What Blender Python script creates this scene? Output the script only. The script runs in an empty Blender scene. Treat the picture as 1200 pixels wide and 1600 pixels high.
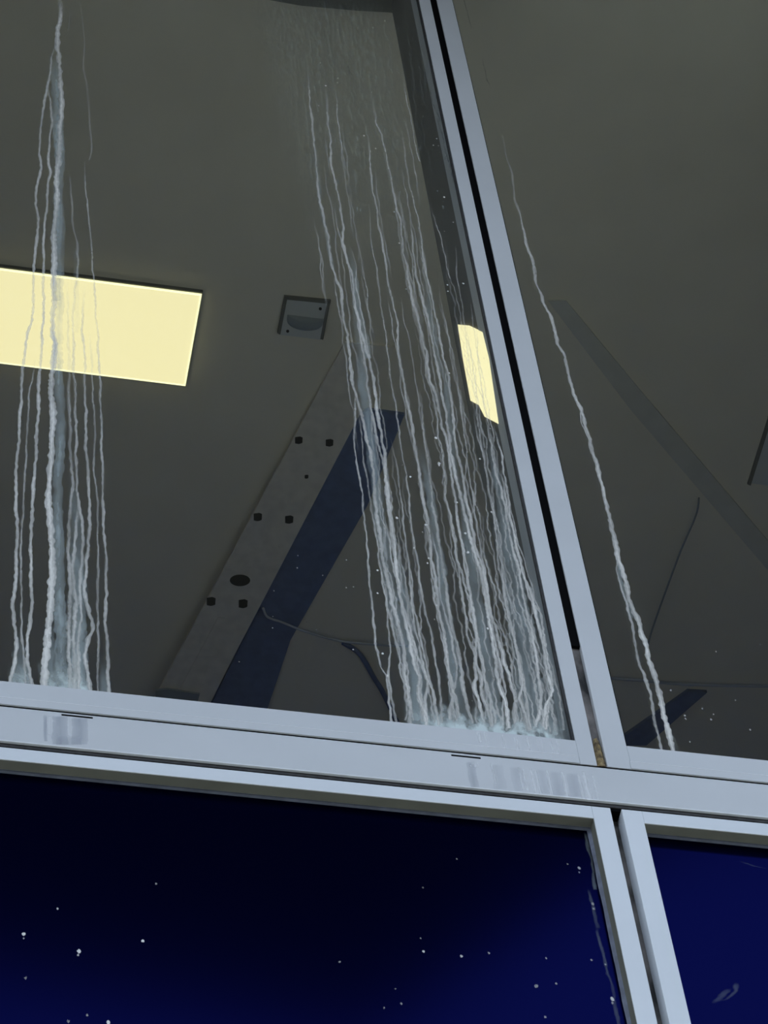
import bpy, bmesh, math, random
from mathutils import Vector, Matrix
C = bpy.context.scene.collection
S = bpy.context.scene
random.seed(11)
FILL_W = 9

# ------------------------------------------------------------------ camera
F = 4600.0                                   # focal length in pixels of the 1200x1600 frame
CAM = Vector((0, -4.3, 1.6))
up = Vector((-430, 3100, -F)).normalized()
rt = Vector((26785, -0.116 * 26785, -F))
rt = (rt - rt.dot(up) * up).normalized()
dp = up.cross(rt)
R3 = Matrix((rt, dp, up))                    # rows: world axes in camera space -> camera-to-world
cd = bpy.data.cameras.new('camera'); cam = bpy.data.objects.new('camera', cd); C.objects.link(cam)
cd.sensor_fit = 'VERTICAL'; cd.sensor_height = 36.0; cd.lens = 36.0 * F / 1600.0
cd.clip_start = 0.05; cd.clip_end = 200
cam.matrix_world = Matrix.Translation(CAM) @ R3.to_4x4()
S.camera = cam

def ray(px, py):
    return (R3 @ Vector((px - 600, 800 - py, -F))).normalized()
def P(px, py, Y=0.0):                        # where a sight line meets the facade plane
    d = ray(px, py); return CAM + d * ((Y - CAM.y) / d.y)
def PZ(px, py, z):                           # where a sight line meets a horizontal plane
    d = ray(px, py); return CAM + d * ((z - CAM.z) / d.z)

# ------------------------------------------------------------------ world, exposure
w = bpy.data.worlds.new('overcast_sky'); S.world = w; w.use_nodes = True
wn = w.node_tree.nodes; wl = w.node_tree.links
bg = wn['Background']; bg.inputs['Strength'].default_value = 1.0
tc = wn.new('ShaderNodeTexCoord'); sx = wn.new('ShaderNodeSeparateXYZ'); cr = wn.new('ShaderNodeValToRGB')
wl.new(tc.outputs['Generated'], sx.inputs[0]); wl.new(sx.outputs['Z'], cr.inputs[0]); wl.new(cr.outputs[0], bg.inputs['Color'])
cr.color_ramp.elements[0].position = 0.0; cr.color_ramp.elements[0].color = (0.70, 0.82, 1.0, 1)
cr.color_ramp.elements[1].position = 0.9; cr.color_ramp.elements[1].color = (0.62, 0.76, 1.0, 1)
vs = S.view_settings
vs.view_transform = 'Standard'; vs.look = 'None'; vs.gamma = 1; vs.use_curve_mapping = False
vs.exposure = 1.70
# unseen fill lamps added high in the room; floor bounce lifts the ceiling
def fill_lamp(name, loc, aim, watts, col, size=(1.2, .3)):
    ld = bpy.data.lights.new(name, 'AREA'); ld.shape = 'RECTANGLE'; ld.size, ld.size_y = size
    ld.energy = watts; ld.color = col; ld.spread = math.radians(34); o = bpy.data.objects.new(name, ld); C.objects.link(o); o.location = loc
    o.rotation_euler = (Vector(aim) - Vector(loc)).to_track_quat('-Z', 'Y').to_euler(); return o
fill_lamp('fill_lamp', (-1.0, 4.3, 12.2), (-0.9, 0.6, 7.0), FILL_W, (1.0, .95, .85))
fill_lamp('fill_lamp', (3.7, 4.3, 12.2), (3.6, 0.6, 7.0), FILL_W, (1.0, .95, .85))

# ------------------------------------------------------------------ materials
def mat(name, col, rough=0.6, metal=0.0, spec=0.3, noise=0.0, nscale=20, bump=0.0, stretch=None, col2=None):
    m = bpy.data.materials.new(name); m.use_nodes = True
    n = m.node_tree.nodes; l = m.node_tree.links; b = n['Principled BSDF']
    b.inputs['Roughness'].default_value = rough; b.inputs['Metallic'].default_value = metal
    b.inputs['Specular IOR Level'].default_value = spec
    b.inputs['Base Color'].default_value = (*col, 1)
    if noise or bump:
        t = n.new('ShaderNodeTexCoord'); mp = n.new('ShaderNodeMapping'); nz = n.new('ShaderNodeTexNoise')
        nz.inputs['Scale'].default_value = nscale; nz.inputs['Detail'].default_value = 6
        if stretch: mp.inputs['Scale'].default_value = stretch
        l.new(t.outputs['Object'], mp.inputs[0]); l.new(mp.outputs[0], nz.inputs['Vector'])
        if noise:
            r = n.new('ShaderNodeValToRGB'); l.new(nz.outputs['Fac'], r.inputs[0])
            a = col2 or tuple(c * (1 - noise) for c in col)
            r.color_ramp.elements[0].position = 0.35; r.color_ramp.elements[0].color = (*a, 1)
            r.color_ramp.elements[1].position = 0.65; r.color_ramp.elements[1].color = (*col, 1)
            l.new(r.outputs[0], b.inputs['Base Color'])
        if bump:
            bp = n.new('ShaderNodeBump'); bp.inputs['Strength'].default_value = bump; bp.inputs['Distance'].default_value = 0.002
            l.new(nz.outputs['Fac'], bp.inputs['Height']); l.new(bp.outputs[0], b.inputs['Normal'])
    return m

M = {}
M['alu'] = mat('powder_coated_aluminium', (0.62, 0.635, 0.65), 0.5, 0, 0.2, noise=0.05, nscale=2.5, stretch=(1, 1, 1.5))
M['alu_low'] = mat('paler_powder_coated_aluminium', (0.74, 0.77, 0.80), 0.5, 0, 0.2, noise=0.04, nscale=2.5, stretch=(1, 1, 1.5))  # paler tone for the lower frames
M['dark'] = mat('black_rubber', (0.003, 0.003, 0.0035), 0.9, 0, 0.05)
M['gasket'] = mat('dusty_gasket', (0.05, 0.048, 0.048), 0.7, noise=0.4, nscale=60)
M['joint'] = mat('dirty_joint_backing', (0.30, 0.27, 0.25), 0.9, noise=0.8, nscale=14, col2=(0.03, 0.03, 0.03), stretch=(1, 1, .5))
M['shade_tone'] = mat('reveal_shade', (0.20, 0.20, 0.165), 0.7, noise=0.15, nscale=9)  # dark tone that paints shade into the lower reveals
M['ceiling'] = mat('ceiling_plaster', (0.87, 0.80, 0.64), 0.9, noise=0.05, nscale=3)
M['wall'] = mat('room_paint', (0.08, 0.2, 0.6), 0.9, noise=0.1, nscale=3)
M['bounce_damper'] = mat('navy_bounce_damper', (0.02, 0.03, 0.07), 1.0, noise=0.3, nscale=90)  # dark tone of the added sheet that soaks up floor bounce
M['floor'] = mat('room_floor', (0.32, 0.33, 0.33), 0.8, noise=0.2, nscale=8)
M['bounce_strip'] = mat('pale_bounce_strip', (0.74, 0.68, 0.54), 0.9, noise=0.15, nscale=4)  # pale tone of the added light-bouncing ground strip
M['ground'] = mat('paving', (0.07, 0.065, 0.055), 0.9, noise=0.25, nscale=4)
M['soffit'] = mat('canopy_soffit', (0.15, 0.14, 0.115), 0.9, noise=0.05, nscale=2)
M['strut'] = mat('steel_strut_paint', (0.86, 0.79, 0.66), 0.7, noise=0.12, nscale=20)
M['navy'] = mat('navy_steel', (0.15, 0.21, 0.36), 0.7, noise=0.2, nscale=20)
M['slate'] = mat('slate_steel', (0.55, 0.57, 0.60), 0.7, noise=0.1, nscale=20)
M['brace'] = mat('brace_paint', (0.70, 0.68, 0.59), 0.8, noise=0.1, nscale=10)
M['hole'] = mat('unlit_hole', (0.02, 0.02, 0.02), 0.9)
M['plate'] = mat('sensor_plastic', (0.64, 0.65, 0.61), 0.6)
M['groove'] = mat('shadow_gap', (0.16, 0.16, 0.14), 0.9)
M['dome'] = mat('smoked_dome', (0.30, 0.33, 0.33), 0.4)
M['sealant'] = mat('aged_sealant', (0.36, 0.27, 0.13), 0.8, noise=0.8, nscale=60, bump=1.0, col2=(0.10, 0.07, 0.04))
M['silicone'] = mat('grey_silicone', (0.20, 0.22, 0.28), 0.6, noise=0.3, nscale=30)
M['mullion'] = mat('mullion_paint', (0.19, 0.185, 0.175), 0.8)
M['opp'] = mat('far_facade', (0.09, 0.085, 0.07), 0.9, noise=0.2, nscale=1)
M['alu_highlight'] = mat('painted_edge_highlight', (0.85, 0.86, 0.88), 0.35, 0, 0.5)  # pale tone that paints highlights along frame edges
M['brick'] = mat('facade_cladding', (0.25, 0.25, 0.25), 0.8, noise=0.1, nscale=3)

def blue_mat():
    m = mat('blue_coated_glass', (0.001, 0.001, 0.016), 0.12, 0, 0.5)
    n = m.node_tree.nodes; l = m.node_tree.links; b = n['Principled BSDF']
    g = n.new('ShaderNodeBsdfGlossy'); g.inputs['Color'].default_value = (0.0010, 0.0014, 0.0165, 1); g.inputs['Roughness'].default_value = 0.14
    d = n.new('ShaderNodeBsdfDiffuse'); d.inputs['Color'].default_value = (0.0006, 0.0008, 0.006, 1)
    a = n.new('ShaderNodeAddShader'); l.new(g.outputs[0], a.inputs[0]); l.new(d.outputs[0], a.inputs[1])
    l.new(a.outputs[0], n['Material Output'].inputs[0])
    return m
M['blue'] = blue_mat()

def glass_mat():
    m = bpy.data.materials.new('clear_glass'); m.use_nodes = True
    n = m.node_tree.nodes; l = m.node_tree.links; n.remove(n['Principled BSDF'])
    t = n.new('ShaderNodeBsdfTransparent'); t.inputs[0].default_value = (0.95, 0.97, 0.96, 1)
    g = n.new('ShaderNodeBsdfGlossy'); g.inputs['Roughness'].default_value = 0.0; g.inputs['Color'].default_value = (1, 1, 1, 1)
    lw = n.new('ShaderNodeLayerWeight'); lw.inputs['Blend'].default_value = 0.5
    p = n.new('ShaderNodeMath'); p.operation = 'POWER'; p.inputs[1].default_value = 5
    q = n.new('ShaderNodeMath'); q.operation = 'MULTIPLY_ADD'; q.inputs[1].default_value = 0.94; q.inputs[2].default_value = 0.045
    l.new(lw.outputs['Facing'], p.inputs[0]); l.new(p.outputs[0], q.inputs[0])
    x = n.new('ShaderNodeMixShader'); l.new(q.outputs[0], x.inputs[0]); l.new(t.outputs[0], x.inputs[1]); l.new(g.outputs[0], x.inputs[2])
    l.new(x.outputs[0], n['Material Output'].inputs[0]); return m
M['glass'] = glass_mat()

def lime_mat(name, col, scale, lo, hi, gain=1.0, stretch=(1, 1, .25)):
    """dried mineral crust: opacity follows how thick the crust is ('crust' on the vertices) broken up by noise"""
    m = bpy.data.materials.new(name); m.use_nodes = True
    n = m.node_tree.nodes; l = m.node_tree.links; b = n['Principled BSDF']
    b.inputs['Base Color'].default_value = (*col, 1); b.inputs['Roughness'].default_value = 0.8; b.inputs['Specular IOR Level'].default_value = 0.2
    at = n.new('ShaderNodeAttribute'); at.attribute_name = 'crust'
    t = n.new('ShaderNodeTexCoord'); mp = n.new('ShaderNodeMapping'); mp.inputs['Scale'].default_value = stretch
    nz = n.new('ShaderNodeTexNoise'); nz.inputs['Scale'].default_value = scale; nz.inputs['Detail'].default_value = 5
    l.new(t.outputs['Object'], mp.inputs[0]); l.new(mp.outputs[0], nz.inputs['Vector'])
    mr = n.new('ShaderNodeMapRange'); mr.inputs['From Min'].default_value = 0.35; mr.inputs['From Max'].default_value = 0.65
    mr.inputs['To Min'].default_value = lo; mr.inputs['To Max'].default_value = hi; l.new(nz.outputs['Fac'], mr.inputs['Value'])
    mu = n.new('ShaderNodeMath'); mu.operation = 'MULTIPLY'; mu.use_clamp = True; l.new(mr.outputs[0], mu.inputs[0]); l.new(at.outputs['Fac'], mu.inputs[1])
    l.new(mu.outputs[0], b.inputs['Alpha'])
    return m
M['lime'] = lime_mat('white_limescale', (0.78, 0.76, 0.71), 200, 0.95, 1.35)
M['film'] = lime_mat('thin_mineral_film', (0.52, 0.60, 0.60), 60, 0.6, 1.0)
M['crust'] = lime_mat('green_grey_crust', (0.66, 0.74, 0.72), 50, 0.2, 1.2, stretch=(1, 1, .6))
M['haze'] = lime_mat('greasy_smear', (0.42, 0.46, 0.40), 110, 0.1, 1.0, stretch=(1, 1, .16))
M['soot'] = lime_mat('dark_dirt_run', (0.015, 0.015, 0.015), 120, 0.2, 1.0)

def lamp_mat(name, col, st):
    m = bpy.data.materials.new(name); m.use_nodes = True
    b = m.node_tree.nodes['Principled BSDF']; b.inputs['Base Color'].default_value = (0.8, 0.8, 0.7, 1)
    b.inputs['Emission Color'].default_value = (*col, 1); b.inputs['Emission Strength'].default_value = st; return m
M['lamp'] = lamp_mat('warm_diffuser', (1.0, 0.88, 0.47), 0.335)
M['lamp_rim'] = lamp_mat('warm_diffuser_edge', (1.0, 0.95, 0.52), 0.46)

# ------------------------------------------------------------------ helpers
def add_box(bm, x0, x1, y0, y1, z0, z1, bev=0.0):
    vs_ = [bm.verts.new((x, y, z)) for x in (x0, x1) for y in (y0, y1) for z in (z0, z1)]
    fs = [(0, 1, 3, 2), (4, 6, 7, 5), (0, 4, 5, 1), (2, 3, 7, 6), (0, 2, 6, 4), (1, 5, 7, 3)]
    faces = [bm.faces.new([vs_[i] for i in f]) for f in fs]
    if bev:
        es = {e for f in faces for e in f.edges}
        bmesh.ops.bevel(bm, geom=list(es), offset=bev, segments=2, profile=0.5, affect='EDGES')
def new_obj(name, bm, m, parent=None, smooth=False):
    bmesh.ops.recalc_face_normals(bm, faces=bm.faces)
    me = bpy.data.meshes.new(name); bm.to_mesh(me); bm.free()
    if m: me.materials.append(m)
    if smooth:
        for p in me.polygons: p.use_smooth = True
    o = bpy.data.objects.new(name, me); C.objects.link(o)
    if parent:
        o.parent = parent; o.matrix_parent_inverse = Matrix.Translation(-parent.location)
    return o
def boxes(name, lst, m, parent=None, bev=0.0):
    bm = bmesh.new()
    for b in lst: add_box(bm, *b, bev=bev)
    return new_obj(name, bm, m, parent)
def empty(name, loc):
    o = bpy.data.objects.new(name, None); C.objects.link(o); o.location = loc; o.empty_display_size = 0.05; return o
def tag(o, label=None, cat=None, group=None, kind=None):
    if label: o['label'] = label
    if cat: o['category'] = cat
    if group: o['group'] = group
    if kind: o['kind'] = kind
    return o
def prism(bm, pts, dz=None, dvec=None):
    """polygon extruded by a vector"""
    v = Vector((0, 0, dz)) if dvec is None else Vector(dvec)
    a = [bm.verts.new(p) for p in pts]; b = [bm.verts.new(Vector(p) + v) for p in pts]
    bm.faces.new(a); bm.faces.new(list(reversed(b)))
    for i in range(len(a)):
        j = (i + 1) % len(a); bm.faces.new((a[i], b[i], b[j], a[j]))
def tube(bm, pts, r, seg=10):
    rings = []
    for i, p in enumerate(pts):
        p = Vector(p); d = (Vector(pts[min(i + 1, len(pts) - 1)]) - Vector(pts[max(i - 1, 0)])).normalized()
        a = d.cross(Vector((0, 0, 1))).normalized(); b = d.cross(a)
        rings.append([bm.verts.new(p + a * r * math.cos(2 * math.pi * k / seg) + b * r * math.sin(2 * math.pi * k / seg)) for k in range(seg)])
    for i in range(len(rings) - 1):
        for k in range(seg):
            bm.faces.new((rings[i][k], rings[i][(k + 1) % seg], rings[i + 1][(k + 1) % seg], rings[i + 1][k]))
    bm.faces.new(rings[0]); bm.faces.new(rings[-1])

# ------------------------------------------------------------------ facade levels and lines
def zl(y): return P(400, y).z
def xl(x, y): return P(x, y).x
Z_GLASS = zl(1105); Z_LEDGE = zl(1130.5); Z_RAIL = zl(1141.5); Z_TR_T = zl(1145); Z_TR_B = zl(1198)
Z_HEAD_T = zl(1207); Z_HEAD_B = zl(1226)
XL0, XG0, XG1, XR1 = xl(899, 1157), xl(931, 1185), xl(946.5, 1185), xl(979, 1166)
LL0, LG0, LG1, LR1 = xl(962, 1440), xl(992.5, 1440), xl(1010.5, 1440), xl(1043, 1440)
ZTOP = P(600, -60).z + 0.35                  # head of the upper windows, above the picture
ZC = ZTOP - 0.02                             # room ceiling
ZBOT = P(600, 1640).z - 0.9                  # sill of the lower windows, below the picture
X_FAR_L = P(0, 800).x - 0.55; X_FAR_R = P(1200, 800).x + 1.3
GY = 0.016                                   # outer face of the upper panes
BY = 0.036                                   # outer face of the lower panes

# ------------------------------------------------------------------ setting outside
ground = tag(boxes('ground', [(-70, 70, -60, 40, -0.2, 0)], M['ground']), kind='structure')
tag(boxes('ground_bounce_strip', [(-20, 22, -6.5, -0.01, 0.0005, 0.02)], M['bounce_strip']), kind='structure')  # pale strip added out of view to bounce light up into the room
base = tag(boxes('wall_base', [(X_FAR_L - .5, X_FAR_R + .5, 0.0, 0.2, 0, ZBOT - .055)], M['brick']), kind='structure')

# canopy above the facade; its outer edge is stepped back on the right to shape the reflection in the blue panes
ZCAN = ZTOP + 0.16
OPP = 12.5                                   # height of the building across the street
def canopy_pt(px, py):
    a = P(px, py, BY); d = (a - CAM).normalized(); r = Vector((d.x, -d.y, d.z))
    return a + r * ((ZCAN - a.z) / r.z)
edge = [canopy_pt(-150, 1520), canopy_pt(330, 1590), canopy_pt(560, 1640), canopy_pt(915, 1392), canopy_pt(1060, 1300), canopy_pt(1330, 1240)]
edge = [(p.x, p.y, ZCAN) for p in edge]
poly = [(-25, edge[0][1], ZCAN)] + edge + [(25, edge[-1][1], ZCAN), (25, 0.0, ZCAN), (-25, 0.0, ZCAN)]
bm = bmesh.new(); prism(bm, poly, dz=0.3)
canopy = tag(new_obj('trim_6', bm, M['soffit']), kind='structure')
tag(boxes('wall_opposite', [(-60, 60, -15.5, -14, 0, OPP)], M['opp']), kind='structure')

# ------------------------------------------------------------------ setting inside
YI = 0.10
boxes_room = [
    ('ceiling', [(-3.2, 7.2, YI - .04, 5.2, ZC, ZC + .12)], M['ceiling']),
    ('floor', [(-3.2, 7.2, YI - .02, 5.2, Z_TR_B - .12, Z_TR_B - 0.0)], M['floor']),
    ('wall_back', [(-3.2, 7.2, 5.0, 5.2, Z_TR_B, ZC)], M['wall']),
    ('wall_left', [(-3.2, -3.0, YI - .04, 5.0, Z_TR_B, ZC)], M['wall']),
    ('wall_right', [(7.0, 7.2, YI - .04, 5.0, Z_TR_B, ZC)], M['wall'])]
boxes_room.append(('floor_damper', [(-3.0, 7.0, 1.7, 5.0, Z_TR_B + .0005, Z_TR_B + .008)], M['bounce_damper']))  # dark sheet added on the unseen floor to cut bounce to the ceiling
for n_, b_, m_ in boxes_room: tag(boxes(n_, b_, m_), kind='structure')
tag(boxes('wall_front', [(-3.2, X_FAR_L, 0.0, YI, ZBOT, ZTOP + .14), (X_FAR_R, 7.2, 0.0, YI, ZBOT, ZTOP + .14),
                         (X_FAR_L, X_FAR_R, 0.0, YI - .04, ZTOP + .052, ZTOP + .14)], M['brick']), kind='structure')

# ------------------------------------------------------------------ windows
def window(name, x0, x1, z0, z1, fl, fr, fb, ft, gy, glassmat, ledge=None):
    """x0..x1, z0..z1 outer frame; fl, fr, fb, ft face widths"""
    root = empty(name, ((x0 + x1) / 2, 0.03, z0)); tag(root, kind='structure')
    lst = [(x0, x0 + fl, 0, .085, z0, z1), (x1 - fr, x1, 0, .085, z0, z1), (x0 + fl, x1 - fr, 0, .085, z0, z0 + fb), (x0 + fl, x1 - fr, 0, .085, z1 - ft, z1)]
    boxes('window_frame', lst, M['alu_low'] if gy > .03 else M['alu'], root, bev=0.0012)
    e = 0.002
    pane = boxes('glass_pane', [(x0 + fl - e, x1 - fr + e, gy, gy + .008, z0 + fb - e, z1 - ft + e)], glassmat, root)
    return root, pane
W = {}
LEG = 0.05
W[1], PANE1 = window('window_1', X_FAR_L, XG0, Z_RAIL, ZTOP + .05, LEG, XG0 - XL0, Z_GLASS - Z_RAIL, LEG, GY, M['glass'])
W[2], PANE2 = window('window_2', XG1, X_FAR_R, Z_RAIL, ZTOP + .05, XR1 - XG1, LEG, Z_GLASS - Z_RAIL, LEG, GY, M['glass'])
W[3], PANE3 = window('window_3', X_FAR_L, LG0, ZBOT, Z_HEAD_T, LEG, LG0 - LL0, .05, Z_HEAD_T - Z_HEAD_B, BY, M['blue'])
W[4], PANE4 = window('window_4', LG1, X_FAR_R, ZBOT, Z_HEAD_T, LR1 - LG1, LEG, .05, Z_HEAD_T - Z_HEAD_B, BY, M['blue'])
for pn, lb in ((PANE1, None), (PANE3, 'opaque deep blue glass')):
    if lb: pn['label'] = lb
PANE4['label'] = 'opaque deep blue glass'
# glazing ledges with a top chamfer and a painted highlight line
def ledge(x0, x1, parent):
    bm = bmesh.new(); za, zb = Z_LEDGE, Z_RAIL + .0006
    prof = [(-.0002, za + .003), (-.0018, za), (-.0018, zb), (-.0002, zb)]
    prism(bm, [(x0, y, z) for y, z in prof], dvec=(x1 - x0, 0, 0)); new_obj('glazing_ledge', bm, M['alu'], parent)
    boxes('edge_highlight', [(x0 + .002, x1 - .002, -.0024, -.0005, za - .0006, za + .0006)], M['alu_highlight'], parent)
ledge(X_FAR_L + .05, xl(905, 1190), W[1]); ledge(xl(984, 1192), X_FAR_R - .05, W[2])
# gaskets against the panes (the sides that can be seen)
boxes('gasket', [(XL0 - .006, XL0 - .0005, .004, GY - .0003, Z_GLASS + .001, ZTOP - .002)], M['gasket'], W[1])
boxes('gasket', [(XR1 + .0003, XR1 + .003, .003, GY - .0003, Z_GLASS + .001, ZTOP - .002)], M['dark'], W[2])
boxes('gasket', [(X_FAR_L + .06, LL0 - .001, BY - .008, BY - .0003, Z_HEAD_B - .006, Z_HEAD_B - .0012)], M['silicone'], W[3])
boxes('gasket', [(LR1 + .001, X_FAR_R - .06, BY - .008, BY - .0003, Z_HEAD_B - .006, Z_HEAD_B - .0012)], M['silicone'], W[4])
for wr, xa_, xb_ in ((W[3], X_FAR_L + .052, LL0 - .001), (W[4], LR1 + .001, X_FAR_R - .052)):
    boxes('shade_strip', [(xa_, xb_, .0015, BY - .0082, Z_HEAD_B - .0012, Z_HEAD_B + .0001)], M['shade_tone'], wr)  # dark strip added to paint shade under the frame head
boxes('shade_strip', [(LL0 - .0012, LL0 - .0001, .0015, BY - .0005, ZBOT + .06, Z_HEAD_B - .001)], M['shade_tone'], W[3])  # same painted shade down the side return
# side gaskets of lower panes, uneven silicone bead
def bead(xc, z0, z1, y, r, parent, name='silicone_bead', m=None, wob=.5):
    bm = bmesh.new(); n = 60; rnd = random.Random(int(abs(xc) * 1e5)); ph = rnd.random() * 6
    pts = []
    a = []; b = []; c = []
    for i in range(n + 1):
        z = z0 + (z1 - z0) * i / n; rr = r * (1 + wob * (math.sin(i * .9 + ph) * .3 + rnd.random() * .4))
        a.append(bm.verts.new((xc - rr, y, z))); b.append(bm.verts.new((xc - rr * .3, y - rr * .8, z))); c.append(bm.verts.new((xc + r, y - rr * 1.2, z)))
    for i in range(n):
        bm.faces.new((a[i], a[i + 1], b[i + 1], b[i])); bm.faces.new((b[i], b[i + 1], c[i + 1], c[i]))
    return new_obj(name, bm, m or M['silicone'], parent, True)
bead(LL0 - .0045, ZBOT + .06, Z_HEAD_B - .006, BY - .0004, .0045, W[3])
bead(LR1 + .006, ZBOT + .06, Z_HEAD_B - .006, BY - .0004, .004, W[4])

# the transom between the rows, protruding a little
TY = -.0015
tr = boxes('trim_1', [(X_FAR_L, X_FAR_R, TY, .075, Z_TR_B, Z_TR_T)], M['alu'], bev=0.0016); tag(tr, kind='structure')
# dark joint under the transom and between the frames
zj = Z_HEAD_T + (Z_TR_B - Z_HEAD_T) * .45
jt = tag(boxes('trim_2', [(X_FAR_L, X_FAR_R, .005, .08, zj, Z_TR_B - .0005)], M['gasket']), kind='structure')
boxes('gasket', [(X_FAR_L, X_FAR_R, .009, .08, Z_HEAD_T + .0005, zj - .0002)], M['dark'], jt)
tag(boxes('trim_3', [(XG0 + .0005, XG1 - .0005, .014, .08, Z_RAIL + .001, ZTOP + .05)], M['joint']), kind='structure')
tag(boxes('trim_4', [(LG0 + .0005, LG1 - .0005, .040, .08, ZBOT, Z_HEAD_T)], M['joint']), kind='structure')
# black rubber down the upper joint, stopping short of the sill
zr = P(925, 1010).z
tag(boxes('trim_5', [(XG0 + .0006, XG1 - .0006, .004, .0138, zr, ZTOP + .05)], M['dark']), kind='structure')
boxes('edge_highlight', [(X_FAR_L + .01, X_FAR_R - .01, TY - .0006, TY + .003, Z_TR_B + .0002, Z_TR_B + .0022)], M['alu_highlight'], tr)  # highlight painted as a pale strip on the lower edge
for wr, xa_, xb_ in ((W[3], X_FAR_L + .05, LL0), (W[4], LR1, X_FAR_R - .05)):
    boxes('edge_highlight', [(xa_, xb_, -.0006, .003, Z_HEAD_B + .0002, Z_HEAD_B + .0020)], M['alu_highlight'], wr)
boxes('gasket', [(X_FAR_L + .001, X_FAR_R - .001, .0022, .07, Z_TR_T - .0004, Z_RAIL + .0004)], M['dark'], tr)
# weep slots in the transom
for (xa, ya, xb, yb) in ((96, 1117, 145, 1122), (705, 1180, 751, 1185)):
    a = P(xa, ya, TY); b = P(xb, yb, TY); zc = (a.z + b.z) / 2
    zc = P((xa + xb) / 2, (ya + yb) / 2, TY).z
    boxes('weep_slot', [(a.x, b.x, TY - .0012, TY + .004, zc - .0025, zc + .0025)], M['dark'], tr, bev=.0006)
# old sealant lump at the foot of the upper joint
bm = bmesh.new(); rnd = random.Random(4)
cx = (XG0 + XG1) / 2; zb_ = Z_RAIL + .002; zt_ = P(941, 1152).z
rows = 16; cols = 6; g = []
for i in range(rows + 1):
    t = i / rows; z = zb_ + (zt_ - zb_) * t; hw = (XG1 - XG0) * .49 * (1 - .55 * t ** 2.2); row = []
    for j in range(cols + 1):
        s = j / cols * 2 - 1
        row.append(bm.verts.new((cx + s * hw + rnd.uniform(-.0006, .0006), .009 - .009 * (1 - s * s) * (1 - .5 * t) + rnd.uniform(-.002, .002), z)))
    g.append(row)
for i in range(rows):
    for j in range(cols): bm.faces.new((g[i][j], g[i][j + 1], g[i + 1][j + 1], g[i + 1][j]))
o = new_obj('sealant_lump', bm, M['sealant'])
sm = o.modifiers.new('thick', 'SOLIDIFY'); sm.thickness = .004; sm.offset = -1
tag(o, 'crumbly brown-yellow sealant lump at the foot of the joint between the upper frames', 'sealant')

# ------------------------------------------------------------------ room ceiling fittings
def hang(name, pts, zb, thick, m, parent=None, bev=0):
    bm = bmesh.new(); prism(bm, [PZ(x, y, zb) for x, y in pts], dz=thick)
    if bev: bmesh.ops.bevel(bm, geom=list(bm.edges), offset=bev, segments=1, affect='EDGES')
    return new_obj(name, bm, m, parent)
# big light: a long rectangular panel running out of the picture
zb = ZC - .03
c1 = PZ(315, 460, zb); c2 = PZ(290, 603, zb)
x1 = (c1.x + c2.x) / 2; yA, yB = c1.y, c2.y
lt = empty('ceiling_light', (x1 - .6, (yA + yB) / 2, ZC)); tag(lt, 'long yellow lit rectangular ceiling light behind the left water streaks', 'ceiling light')
x0 = x1 - 1.2
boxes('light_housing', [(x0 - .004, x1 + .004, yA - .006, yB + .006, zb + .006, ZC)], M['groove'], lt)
boxes('diffuser', [(x0 + .006, x1 - .006, yA + .006, yB - .006, zb - .001, zb + .006)], M['lamp'], lt)
boxes('light_rim', [(x0, x0 + .006, yA, yB, zb - .002, zb + .006), (x1 - .006, x1, yA, yB, zb - .002, zb + .006),
                    (x0 + .006, x1 - .006, yB - .006, yB, zb - .002, zb + .006), (x0 + .006, x1 - .006, yA, yA + .004, zb - .002, zb + .006)], M['lamp_rim'], lt)
# glowing yellow patch on the inner side of the left frame's right stile: a box mullion with a slanted emissive shape on it
xm0 = XL0 + .004
tag(boxes('trim_7', [(xm0, XR1 - .008, .088, .31, Z_RAIL, ZC - .001)], M['mullion']), kind='structure')
def PX(px, py, X):
    d = ray(px, py); return CAM + d * ((X - CAM.x) / d.x)
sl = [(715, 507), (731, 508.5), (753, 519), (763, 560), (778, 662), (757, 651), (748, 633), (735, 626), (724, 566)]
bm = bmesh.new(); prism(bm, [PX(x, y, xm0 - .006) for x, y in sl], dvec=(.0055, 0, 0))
o = new_obj('glow_patch', bm, M['lamp']); tag(o, 'small slanted yellow glowing patch squeezed against the left side of the central mullion', 'light')

# square sensor plate with dome
zb = ZC - .014
t = empty('ceiling_sensor', PZ(476, 497, ZC)); tag(t, 'small square grey ceiling sensor with dark dome and two screws', 'sensor')
hang('sensor_plate', [(447, 467), (514, 473), (502, 531), (436, 523)], zb, .0138, M['plate'], t)
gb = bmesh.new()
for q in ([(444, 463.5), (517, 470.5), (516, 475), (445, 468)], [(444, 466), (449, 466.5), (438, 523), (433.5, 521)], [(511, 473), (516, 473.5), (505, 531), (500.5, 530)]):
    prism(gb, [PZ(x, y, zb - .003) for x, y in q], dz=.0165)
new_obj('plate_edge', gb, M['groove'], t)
bm = bmesh.new()
cen = PZ(478, 495, zb); ux = (PZ(507, 498, zb) - PZ(449, 491, zb)) / 2; uy = PZ(474, 516, zb) - cen
n = 20; seg = 8; top = [bm.verts.new(cen + ux * math.cos(math.pi * k / n) + uy * (math.sin(math.pi * k / n) ** .6)) for k in range(n + 1)]
prev = top
for r in range(1, seg):
    f = math.cos(r / seg * math.pi / 2); h = math.sin(r / seg * math.pi / 2) * .018
    c_ = cen + uy * .35 * (1 - f)
    cur = [bm.verts.new(c_ + ux * f * math.cos(math.pi * k / n) + uy * f * (math.sin(math.pi * k / n) ** .6) - Vector((0, 0, h))) for k in range(n + 1)]
    for k in range(n): bm.faces.new((prev[k], prev[k + 1], cur[k + 1], cur[k]))
    bm.faces.new((prev[n], prev[0], cur[0], cur[n])); prev = cur
bm.faces.new(prev)
new_obj('sensor_dome', bm, M['dome'], t)
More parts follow.
